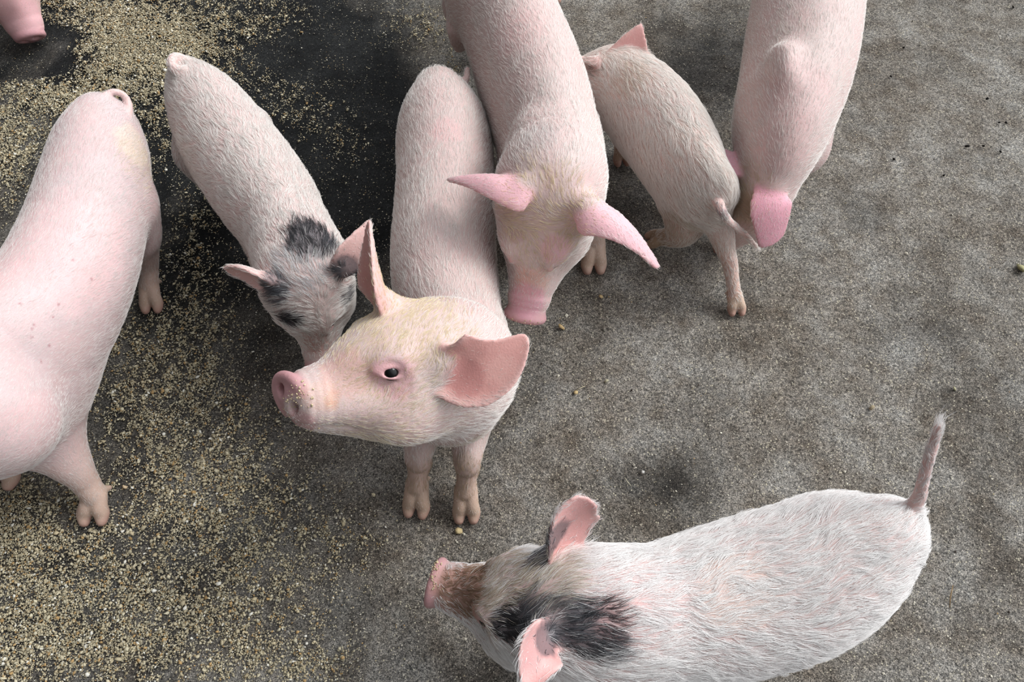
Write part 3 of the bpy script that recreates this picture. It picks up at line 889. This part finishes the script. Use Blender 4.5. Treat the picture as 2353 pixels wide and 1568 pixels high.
# ------------------------------------------------------------------ G: spotted piglet in the foreground
def pig_spotted_front():
    nd = nodes_px([(2040, 1224, .255, 64, .065), (1990, 1254, .255, 106, .092), (1915, 1288, .245, 149, .10), (1820, 1335, .235, 166, .105), (1700, 1372, .23, 168, .105),
                   (1580, 1400, .235, 158, .103), (1470, 1420, .245, 146, .098), (1380, 1418, .26, 138, .09)])
    occ = W(1300, 1408, .275); tip = W(975, 1322, .235)
    g = grid_for(nd, [occ, tip, W(1350, 1140, .4), W(1215, 1600, .35), W(2160, 980, .46)], .0025 * HQ)
    g.chain(nd, k=.02, flow=-1)
    g.chain(nodes_px([(1390, 1418, .255, 136, .09)]) + [(occ, .07, .08)], k=.04, flow=-1)
    g.head(occ, tip, up=nrm([.0, .05, 1]), wide=1.0, deep=.9, squint=.1)
    g.ear(W(1290, 1288, .30), W(1268, 1195, .37), W(1352, 1146, .41), .038, nrm([.52, -.40, .72]), cup=.40, tipw=.40, maxu=.5, basew=.62, lob=-.25)
    g.ear(W(1250, 1462, .335), W(1225, 1500, .38), W(1222, 1580, .36), .030, nrm([.35, -.2, .75]), cup=.55, tipw=.3, maxu=.4)
    r0 = nd[1][0]; f0 = nd[6][0]; hd = nrm(nd[6][0] - nd[2][0]); hd[2] = 0; lt = np.array([-hd[1], hd[0], 0])
    for s in (1, -1):
        g.leg(np.array([r0[0], r0[1], .17]) + lt * s * .030 + hd * .03, r0 + lt * s * .045 + hd * (.05 + s * .03), hd, hind=True, s=.95, thick=.9)
        g.leg(np.array([f0[0], f0[1], .18]) + lt * s * .035, f0 + lt * s * .04 + hd * (.03 - s * .03), hd, s=1.0)
    tl = [(2066, 1200, .298), (2108, 1150, .34), (2122, 1100, .375), (2138, 1045, .41), (2150, 1005, .435), (2156, 982, .45)]
    g.chain([(W(*q), r, r) for q, r in zip(tl, (.0115, .0082, .0066, .0058, .0050, .0042))], k=.008, tag='tail')
    dk = [(1345, 1440, .034, .85, BLACK), (1290, 1415, .028, .7, GREYB), (1200, 1400, .026, .7, GREYB), (1180, 1430, .02, .8, GREYB), (1280, 1240, .026, .85, GREYB), (1235, 1275, .024, .75, GREYB),
          (1145, 1430, .020, .9, BLACK), (1390, 1500, .022, .5, GREYB), (1262, 1462, .020, .85, (.07, .07, .08)), (1200, 1480, .03, .35, GREYB)]
    return finish(g, 'piglet', 'white long-haired piglet in the foreground facing left with raised straight tail and black neck patch', 'pig', (.54, .43, .41), (.93, .93, .92),
                  paints=[(x, y, r, a * .9, (.07, .07, .08)) for x, y, r, a, c in dk] + [(1050, 1360, .045, .7, (.34, .17, .12)), (1500, 1370, .05, .45, (.66, .42, .40)), (1700, 1340, .05, .4, (.60, .44, .36)), (1440, 1390, .04, .4, (.66, .40, .39))],
                  hpaints=[(1130, 1340, .05, .6, (.52, .42, .28)), (1240, 1330, .045, .6, (.58, .52, .38)), (1050, 1335, .038, .9, (.36, .24, .16)), (1090, 1420, .03, .5, (.40, .33, .24))] + dk,
                  nhair=76000, hlen=.027, hrad=.00018, clump=.86, cell=.011, seed=9, wave=.6, rise=.24, earcol=(.72, .38, .36))


# ------------------------------------------------------------------ H: the snout poking in at the upper left corner
def pig_corner():
    occ = W(-60, -130, .20); tip = W(62, 96, .035)
    nd = nodes_px([(-560, -330, .24, 60, .07), (-500, -300, .24, 90, .10), (-400, -250, .24, 105, .11), (-280, -190, .24, 105, .11), (-180, -140, .23, 90, .10)]) + [(occ, .075, .085)]
    g = grid_for(nd, [occ, tip], .0036 * HQ)
    g.chain(nd, k=.02, flow=-1)
    g.head(occ, tip, up=nrm([-.25, .3, 1]), wide=1.2, deep=1.0, mouth=False, sn=.95)
    hd = nrm(occ - nd[0][0]); hd[2] = 0; lt = np.array([-hd[1], hd[0], 0])
    r0, f0 = nd[1][0], nd[4][0]
    g.ear(W(-100, -60, .27), W(-100, -20, .29), W(-60, 0, .25), .03, nrm([.3, -.5, -.5]), cup=.5)
    g.ear(W(-40, -110, .27), W(0, -130, .29), W(30, -120, .25), .03, nrm([.3, -.5, -.5]), cup=.5)
    for s in (1, -1):
        g.leg(np.array([r0[0], r0[1], .18]) + lt * s * .045 + hd * .02, r0 + lt * s * .05 + hd * .03, hd, hind=True, s=1.05)
        g.leg(np.array([f0[0], f0[1], .17]) + lt * s * .035 - hd * .05, f0 + lt * s * .045 - hd * .03, hd, s=1.05)
    return finish(g, 'pig', 'pink pig whose snout pokes in at the upper left corner, nosing the feed', 'pig', (.72, .48, .46), (.76, .70, .60),
                  paints=[(40, 50, .06, .6, (.70, .38, .42))], nhair=14000, hlen=.008, hrad=.00011, clump=.4, seed=10, hair_bald=[(40, 50, .07, .6)])


KEY = ['']
GR = {}
BUILD = [pig_looking_up, pig_large, pig_spotted_left, pig_pink_left, pig_small, pig_upper_right, pig_spotted_front, pig_corner]
import time
for fn in BUILD:
    KEY[0] = fn.__name__; t_ = time.time(); o = fn(); print(fn.__name__, len(o.data.vertices), [tuple(round(v, 2) for v in o.dimensions)], round(time.time() - t_, 1))
#PIGS_END


# ------------------------------------------------------------------ floor
FX0, FX1, FY0, FY1 = -2.6, 2.6, -0.9, 3.6


def blobs(px, py, L):
    s = np.zeros_like(px)
    for (cx, cy, sx, sy, a) in L:
        s += a * np.exp(-((px - cx) / sx) ** 2 - ((py - cy) / sy) ** 2)
    return s


# where damp stains darken the concrete, plus painted-in shade between the pigs, and where feed was spilled (spots as seen in the photo, put on the floor)
STAIN_SHADE = [(300, 100, 700, 500, 1.0), (700, 400, 350, 330, .8), (830, 420, 90, 200, .5), (450, 900, 420, 400, .55), (100, 1400, 500, 300, .55), (750, 80, 200, 120, .5),
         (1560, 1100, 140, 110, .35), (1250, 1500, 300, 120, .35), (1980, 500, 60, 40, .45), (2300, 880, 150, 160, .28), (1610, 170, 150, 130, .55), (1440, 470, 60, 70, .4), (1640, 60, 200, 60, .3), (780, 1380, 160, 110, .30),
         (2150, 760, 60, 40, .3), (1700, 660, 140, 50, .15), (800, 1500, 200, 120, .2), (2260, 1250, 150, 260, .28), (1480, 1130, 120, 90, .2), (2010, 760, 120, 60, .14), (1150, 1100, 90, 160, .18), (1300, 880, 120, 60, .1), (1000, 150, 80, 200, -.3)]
FEED = [(150, 215, 130, 40, .9), (260, 110, 90, 80, .95), (380, 90, 110, 90, .8), (180, 20, 140, 40, .6), (420, 150, 40, 60, .7), (60, 300, 120, 80, .55), (350, 250, 90, 120, .40), (20, 380, 60, 120, .5),
        (560, 50, 160, 80, .38), (550, 180, 120, 60, .30), (700, 250, 130, 80, .22), (800, 330, 80, 60, .2), (960, 60, 90, 60, .35), (1040, 200, 20, 90, .4),
        (450, 480, 60, 120, .25), (440, 760, 140, 220, .40), (300, 880, 120, 140, .45), (480, 1050, 200, 160, .42), (30, 1200, 110, 120, .75), (180, 1330, 200, 130, .62), (60, 1480, 160, 120, .85), (400, 1180, 200, 130, .42),
        (330, 1470, 180, 120, .62), (560, 1400, 160, 180, .46), (720, 1250, 130, 160, .30), (700, 1530, 150, 60, .45), (900, 1230, 150, 100, .12), (850, 600, 60, 200, .18),
        (1340, 690, 90, 60, .10), (1260, 1000, 120, 100, .07), (1040, 1240, 60, 40, .12), (120, 82, 55, 16, -1.0), (70, 150, 75, 24, -1.1), (300, 1250, 60, 30, -.35), (230, 1420, 60, 30, -.35), (690, 130, 120, 40, -.3), (960, 300, 90, 60, -.2)]


def floor_maps(P):
    px, py = proj(P)
    px = np.clip(px, -700, 3000); py = np.clip(py, -500, 2200)
    n1 = wob(P, .28, 1); n2 = wob(P, .11, 2); n3 = wob(P, .045, 0)
    st = np.clip(blobs(px, py, STAIN_SHADE) + .16 * n1 + .12 * n2 + .05 * n3, 0, 1)
    fd = np.clip(blobs(px, py, FEED), 0, 1.1)
    return px, py, st, fd, n1, n2, n3


def build_floor():
    h = .0125
    nx = int((FX1 - FX0) / h); ny = int((FY1 - FY0) / h)
    X, Y = np.meshgrid(np.linspace(FX0, FX1, nx), np.linspace(FY0, FY1, ny), indexing='ij')
    P = np.stack([X.ravel(), Y.ravel(), np.zeros(X.size)], 1)
    px, py, st, fd, n1, n2, n3 = floor_maps(P)
    P[:, 2] = -.0015 - .0008 * (n2 + 1) - .0004 * (1 + n3)
    i = np.arange(nx * ny).reshape(nx, ny)
    q = np.stack([i[:-1, :-1], i[1:, :-1], i[1:, 1:], i[:-1, 1:]], -1).reshape(-1, 4)
    # slab: a skirt below the top
    m, n, l, b = new_mat('stained_concrete')
    at = n.new('ShaderNodeAttribute'); at.attribute_name = 'stain_shade'
    tx = n.new('ShaderNodeTexCoord')
    sep = n.new('ShaderNodeSeparateColor'); l.new(at.outputs['Color'], sep.inputs[0])
    def noise(sc, det=6, rough=.6):
        k = n.new('ShaderNodeTexNoise'); k.inputs['Scale'].default_value = sc; k.inputs['Detail'].default_value = det; k.inputs['Roughness'].default_value = rough
        l.new(tx.outputs['Object'], k.inputs['Vector']); return k.outputs[0]
    def ramp(src, stops):
        r = n.new('ShaderNodeValToRGB'); l.new(src, r.inputs[0])
        e = r.color_ramp.elements
        for j, (p_, c_) in enumerate(stops):
            el = e[j] if j < 2 else e.new(p_)
            el.position = p_; el.color = (*c_, 1)
        return r.outputs[0]
    def mix(f, a, c, mode='MIX'):
        k = n.new('ShaderNodeMix'); k.data_type = 'RGBA'; k.blend_type = mode
        if isinstance(f, float): k.inputs[0].default_value = f
        else: l.new(f, k.inputs[0])
        for s_, v in ((6, a), (7, c)):
            if isinstance(v, tuple): k.inputs[s_].default_value = (*v, 1)
            else: l.new(v, k.inputs[s_])
        return k.outputs[2]
    def math_(op, a, c=None):
        k = n.new('ShaderNodeMath'); k.operation = op
        for s_, v in ((0, a), (1, c)):
            if v is None: continue
            if isinstance(v, (int, float)): k.inputs[s_].default_value = v
            else: l.new(v, k.inputs[s_])
        k.use_clamp = True
        return k.outputs[0]
    base = ramp(noise(5, 8, .65), [(.32, (.148, .131, .113)), (.68, (.265, .260, .250))])
    tint = ramp(noise(16, 6, .7), [(.35, (.66, .61, .56)), (.65, (1.16, 1.18, 1.19))])
    base = mix(1.0, base, tint, 'MULTIPLY')
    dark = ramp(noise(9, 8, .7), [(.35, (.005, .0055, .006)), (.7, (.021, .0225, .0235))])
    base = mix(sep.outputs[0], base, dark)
    grain = noise(520, 3, .8)
    g2 = noise(210, 4, .75)
    gr = ramp(grain, [(.36, (.20, .20, .20)), (.50, (.85, .85, .85)), ])
    gq = gr.node.color_ramp.elements.new(.64); gq.color = (1.9, 1.85, 1.75, 1)
    gq = gr.node.color_ramp.elements.new(.70); gq.color = (3.4, 3.3, 3.1, 1)
    base = mix(1.0, base, gr, 'MULTIPLY')
    g2r = ramp(g2, [(.35, (.42, .42, .42)), (.65, (1.6, 1.58, 1.55))])
    base = mix(1.0, base, g2r, 'MULTIPLY')
    # scattered pale meal dust
    sp = n.new('ShaderNodeTexVoronoi'); sp.inputs['Scale'].default_value = 330; l.new(tx.outputs['Object'], sp.inputs['Vector'])
    sc = n.new('ShaderNodeSeparateColor'); l.new(sp.outputs['Color'], sc.inputs[0])
    def raw(op, a, c):
        k = n.new('ShaderNodeMath'); k.operation = op
        for s_, v in ((0, a), (1, c)):
            if isinstance(v, (int, float)): k.inputs[s_].default_value = v
            else: l.new(v, k.inputs[s_])
        return k.outputs[0]
    near = raw('LESS_THAN', sp.outputs['Distance'], raw('MULTIPLY', sc.outputs[1], .5))
    pick = raw('GREATER_THAN', raw('ADD', raw('ADD', sc.outputs[0], raw('MULTIPLY', sep.outputs[1], .40)), raw('ADD', raw('MULTIPLY', sep.outputs[0], -.22), raw('MULTIPLY', noise(28, 4, .7), 1.1))), 1.36)
    base = mix(math_('MULTIPLY', near, pick), base, (.46, .42, .32))
    l.new(base, b.inputs['Base Color'])
    rg = n.new('ShaderNodeMapRange'); l.new(sep.outputs[0], rg.inputs[0]); rg.inputs[3].default_value = .92; rg.inputs[4].default_value = .8
    l.new(rg.outputs[0], b.inputs['Roughness']); b.inputs['Specular IOR Level'].default_value = .14
    bu = n.new('ShaderNodeBump'); bu.inputs['Strength'].default_value = 1.0; bu.inputs['Distance'].default_value = .0016
    hsum = math_('ADD', math_('MULTIPLY', grain, .6), math_('MULTIPLY', g2, .5))
    l.new(hsum, bu.inputs['Height']); l.new(bu.outputs[0], b.inputs['Normal'])
    me = mesh_from('floor', P, quads=q, mat=m)
    color_attr(me, 'stain_shade', np.stack([st, np.clip(fd, 0, 1), np.zeros_like(st)], 1))
    o = bpy.data.objects.new('floor', me); COL.objects.link(o)
    o['kind'] = 'structure'; o['label'] = 'worn concrete pen floor stained dark on the left'
    return o


build_floor()


def crumb_mesh(name, P, rad, colr, flat=.7, seed=1, detail=0):
    """many small broken lumps as one mesh"""
    R = np.random.default_rng(seed); n = len(P)
    if detail == 0:
        B = np.array([(1, 0, 0), (-1, 0, 0), (0, 1, 0), (0, -1, 0), (0, 0, 1), (0, 0, -1)], float)
        T = np.array([(0, 2, 4), (2, 1, 4), (1, 3, 4), (3, 0, 4), (2, 0, 5), (1, 2, 5), (3, 1, 5), (0, 3, 5)])
    else:
        g = (1 + 5 ** .5) / 2
        B = nrm(np.array([(-1, g, 0), (1, g, 0), (-1, -g, 0), (1, -g, 0), (0, -1, g), (0, 1, g), (0, -1, -g), (0, 1, -g), (g, 0, -1), (g, 0, 1), (-g, 0, -1), (-g, 0, 1)]))
        T = np.array([(0, 11, 5), (0, 5, 1), (0, 1, 7), (0, 7, 10), (0, 10, 11), (1, 5, 9), (5, 11, 4), (11, 10, 2), (10, 7, 6), (7, 1, 8), (3, 9, 4), (3, 4, 2), (3, 2, 6), (3, 6, 8), (3, 8, 9), (4, 9, 5), (2, 4, 11), (6, 2, 10), (8, 6, 7), (9, 8, 1)])
    k = len(B)
    V = np.tile(B[None], (n, 1, 1)) * R.uniform(.45, 1.4, (n, k, 1)) * np.stack([R.uniform(.7, 1.4, n), R.uniform(.7, 1.1, n), R.uniform(.6, 1.1, n) * flat], 1)[:, None, :]
    a = R.uniform(0, 6.28, n); ca, sa = np.cos(a)[:, None], np.sin(a)[:, None]
    tl = R.normal(0, .35, n)[:, None]
    x, y, z = V[:, :, 0], V[:, :, 1], V[:, :, 2]
    z = z + x * tl
    V = np.stack([x * ca - y * sa, x * sa + y * ca, z], 2) * rad[:, None, None] + P[:, None, :]
    F = (T[None] + (np.arange(n) * k)[:, None, None]).reshape(-1, 3)
    me = mesh_from(name, V.reshape(-1, 3), tris=F, smooth=detail > 0)
    color_attr(me, 'tint', np.repeat(colr, k, 0))
    return me


def crumb_material():
    m, n, l, b = new_mat('feed_meal')
    at = n.new('ShaderNodeAttribute'); at.attribute_name = 'tint'
    tx = n.new('ShaderNodeTexCoord'); no = n.new('ShaderNodeTexNoise'); no.inputs['Scale'].default_value = 900; no.inputs['Detail'].default_value = 3
    l.new(tx.outputs['Object'], no.inputs['Vector'])
    mp = n.new('ShaderNodeMapRange'); mp.inputs[3].default_value = .55; mp.inputs[4].default_value = 1.4
    l.new(no.outputs[0], mp.inputs[0])
    mx = n.new('ShaderNodeVectorMath'); mx.operation = 'SCALE'
    l.new(at.outputs['Color'], mx.inputs[0]); l.new(mp.outputs[0], mx.inputs['Scale']); l.new(mx.outputs[0], b.inputs['Base Color'])
    b.inputs['Roughness'].default_value = .9; b.inputs['Specular IOR Level'].default_value = .15
    bu = n.new('ShaderNodeBump'); bu.inputs['Strength'].default_value = .8; bu.inputs['Distance'].default_value = .0008
    l.new(no.outputs[0], bu.inputs['Height']); l.new(bu.outputs[0], b.inputs['Normal'])
    return m


MEAL = crumb_material()


def meal_colour(n, R, warm=None):
    t = R.random((n, 1))
    c = np.array([.50, .42, .27]) * (1 - t) + np.array([.60, .55, .40]) * t
    c = c * R.uniform(.5, 1.1, (n, 1))
    p = R.random(n) < .10; c[p] = np.array([.42, .28, .13]) * R.uniform(.7, 1.2, (p.sum(), 1))
    p = R.random(n) < .05; c[p] = np.array([.70, .68, .60])
    return c


def scatter(N, thr_fn, seed):
    R = np.random.default_rng(seed)
    P = np.stack([R.uniform(-1.55, 1.55, N), R.uniform(-.02, 2.35, N), np.zeros(N)], 1)
    px, py, st, fd, n1, n2, n3 = floor_maps(P)
    w = thr_fn(P, px, py, st, fd)
    keep = (R.random(N) < w)
    return P[keep], R


def clot(P, k=0):
    return wob(P, .035, k) * .6 + wob(P, .016, k + 1) * .55 + wob(P, .09, k + 2) * .3


def stones(name, items, base, cat, group=None, mat=None, det=1):
    for i, (px_, py_, r, tintc, lab) in enumerate(items):
        P = W(px_, py_, 0) + np.array([0, 0, r * .45])
        me = crumb_mesh(name, P[None] * 0, np.array([r]), np.array([tintc]), seed=50 + i + len(items), detail=det, flat=.85)
        me.materials.append(MEAL)
        o = bpy.data.objects.new(name, me); COL.objects.link(o); o.location = P
        o['label'] = lab; o['category'] = cat
        if group: o['group'] = group


TAN = (.46, .33, .17)
stones('feed_pellet', [(1291, 753, .0062, TAN, 'round tan feed pellet on the concrete right of the drooping-eared pig snout'),
                       (1380, 683, .0045, TAN, 'small reddish tan pellet on the floor below the front hoof of the large pig'),
                       (1394, 876, .0038, (.45, .42, .30), 'pale pellet on the concrete right of the upward-looking piglet ear'),
                       (1323, 905, .0055, (.50, .38, .20), 'yellowish feed lump with a bit of straw on the concrete centre'),
                       (288, 1121, .0048, (.55, .42, .27), 'round beige pellet right of the pink pig front hoof'),
                       (1055, 1222, .006, (.50, .40, .22), 'yellow feed lump lying just below the front hooves of the central piglet')], TAN, 'pellet')
stones('pebble', [(1998, 706, .0032, (.66, .65, .60), 'tiny white pebble on the bare concrete at the right'),
                  (2192, 894, .0045, (.40, .38, .24), 'greenish pebble on the bare concrete above the raised tail'),
                  (2345, 620, .010, (.33, .31, .17), 'olive leaf-shaped stone at the right edge of the picture'),
                  (2003, 937, .005, (.36, .30, .20), 'brown pebble on the concrete left of the raised tail tip'),
                  (1477, 1087, .004, (.50, .49, .46), 'light grey pebble above the back of the foreground piglet')], TAN, 'pebble')
stones('dropping', [(x, y, .0036, (.008, .007, .006), 'tiny black dropping on the bare concrete at the upper right') for x, y in
                    ((2327, 17), (2076, 110), (2047, 177), (2267, 228), (2295, 283), (2311, 283), (2259, 337), (2298, 350), (2222, 337), (2168, 405), (2053, 366))],
       TAN, 'dropping', group='tiny black droppings on the concrete')


def straw(pts, r, colr, lab):
    P = [W(x, y, z) for x, y, z in pts]
    V, Q = [], []
    for i, p in enumerate(P):
        t = nrm(P[min(i + 1, len(P) - 1)] - P[max(i - 1, 0)]); l = nrm(np.cross([0, 0, 1], t)); u = np.cross(t, l)
        for k in range(6):
            a = k * math.pi / 3
            V.append(p + (l * math.cos(a) + u * math.sin(a) * .6) * r * (.6 if i in (0, len(P) - 1) else 1))
    for i in range(len(P) - 1):
        for k in range(6):
            Q.append((i * 6 + k, i * 6 + (k + 1) % 6, (i + 1) * 6 + (k + 1) % 6, (i + 1) * 6 + k))
    tr = [(0, 2, 1), (0, 3, 2), (0, 4, 3), (0, 5, 4)]
    b0 = (len(P) - 1) * 6
    tr += [(b0, b0 + 1, b0 + 2), (b0, b0 + 2, b0 + 3), (b0, b0 + 3, b0 + 4), (b0, b0 + 4, b0 + 5)]
    o_ = np.array(P).mean(0)
    me = mesh_from('straw', np.array(V) - o_, quads=Q, tris=tr, mat=MEAL)
    color_attr(me, 'tint', np.tile(colr, (len(V), 1)))
    o = bpy.data.objects.new('straw', me); COL.objects.link(o); o.location = o_
    o['label'] = lab; o['category'] = 'straw'


straw([(2190, 1345, .002), (2184, 1372, .003), (2182, 1398, .002)], .0012, (.20, .14, .08), 'dark brown straw on the floor right of the foreground piglet rump')
straw([(1436, 1098, .002), (1442, 1108, .003), (1450, 1117, .002)], .0010, (.40, .37, .28), 'pale straw on the concrete above the foreground piglet back')
straw([(1322, 898, .003), (1336, 891, .006), (1345, 887, .003)], .0008, (.50, .44, .30), 'short pale straw sticking out of the feed lump')


# meal sticking to wet snouts
def stuck(g, spots, n, label, sd):
    R = np.random.default_rng(sd)
    px, py = proj(g.V); Z = depth(g.V)
    fac = (g.vn * nrm(np.array([0, 0, CAMZ]) - g.V)).sum(1) > .05
    out, rr = [], []
    for (cx, cy, sx, sy, m) in spots:
        for _ in range(m):
            x = cx + R.normal(0, sx); y = cy + R.normal(0, sy)
            d = np.where(fac, np.hypot(px - x, py - y), 1e9)
            k = np.argsort(d)[:8]; k = k[np.argmin(Z[k])]
            if d[k] < 12:
                r = R.uniform(.0005, .0014); out.append(g.V[k] + g.vn[k] * r * .4 + R.normal(0, .0008, 3)); rr.append(r)
    P = np.array(out); o_ = P.mean(0)
    me = crumb_mesh('snout_crumbs', P - o_, np.array(rr), np.array([.62, .52, .33]) * R.uniform(.7, 1.25, (len(P), 1)), flat=1.0, seed=sd, detail=1)
    me.materials.append(MEAL)
    o = bpy.data.objects.new('snout_crumbs', me); COL.objects.link(o); o.location = o_
    o['kind'] = 'stuff'; o['label'] = label; o['category'] = 'crumbs'


stuck(GR['pig_looking_up'], [(672, 915, 16, 20, 30), (690, 900, 10, 16, 16), (660, 950, 14, 14, 14), (700, 1000, 26, 7, 30), (720, 915, 4, 14, 10)], 0, 'feed crumbs stuck to the raised snout and chin of the central piglet', 31)
stuck(GR['pig_large'], [(1195, 742, 26, 6, 22), (1215, 757, 16, 5, 10)], 0, 'feed crumbs stuck on the snout rim of the large drooping-eared pig', 32)
stuck(GR['pig_spotted_front'], [(1000, 1320, 6, 22, 60), (1000, 1300, 8, 6, 16)], 0, 'pale feed crumbs caked on the snout of the foreground piglet', 33)


# ground feed: nobody could count it
sc_ = 1 if not QUICK else 3
Pc, R = scatter(3600000 // sc_, lambda P, px, py, st, fd: np.clip(fd * 1.10 + (clot(P) * .62 + wob(P, .008, 6) * .18) * np.minimum(fd * 2, 1) - .16, 0, 1) ** 1.25 * .66, 21)
rad = R.gamma(1.9, .00040, len(Pc)) + .0005
Pc[:, 2] = rad * .25 + .0002 + R.random(len(Pc)) * .004 * np.clip(clot(Pc) + .2, 0, 1)
me = crumb_mesh('spilled_feed', Pc, np.minimum(rad, .0042), meal_colour(len(Pc), R), seed=5, detail=1)
me.materials.append(MEAL)
o = bpy.data.objects.new('spilled_feed', me); COL.objects.link(o)
o['kind'] = 'stuff'; o['label'] = 'pale ground feed meal spilled over the dark floor at left'; o['category'] = 'feed'
print('feed', len(Pc))
Pf, R = scatter(1500000 // sc_, lambda P, px, py, st, fd: np.clip((.10 * st + .45 * np.minimum(fd, 1)) + .30 * st * clot(P, 5) + .10 * wob(P, .2, 4) * st, 0, 1) * .30, 25)
rad = R.gamma(2.2, .00026, len(Pf)) + .0003
Pf[:, 2] = rad * .2
me = crumb_mesh('feed_dust', Pf, np.minimum(rad, .0016), meal_colour(len(Pf), R) * .9, seed=8)
me.materials.append(MEAL)
o = bpy.data.objects.new('feed_dust', me); COL.objects.link(o)
o['kind'] = 'stuff'; o['label'] = 'finest tan dust of the spilled feed on the dark floor'; o['category'] = 'feed'
print('dust', len(Pf))
# fine grit all over the floor
Pg, R = scatter(620000 // sc_, lambda P, px, py, st, fd: np.clip(.45 + .35 * clot(P, 3) - .55 * st, 0.03, 1) * .8, 22)
rad = R.gamma(2.2, .00024, len(Pg)) + .0003
Pg[:, 2] = rad * .1 - .0006
t = R.random((len(Pg), 1))
cg = np.array([.17, .155, .13]) * (1 - t) + np.array([.46, .43, .36]) * t
p = R.random(len(Pg)) < .12; cg[p] = np.array([.62, .58, .48])
p = R.random(len(Pg)) < .05; cg[p] = np.array([.05, .04, .035])
me = crumb_mesh('floor_grit', Pg, np.minimum(rad, .0026), cg, seed=6)
me.materials.append(MEAL)
o = bpy.data.objects.new('floor_grit', me); COL.objects.link(o)
o['kind'] = 'stuff'; o['label'] = 'fine pale grit and dust scattered over the grey concrete'; o['category'] = 'grit'
print('grit', len(Pg))
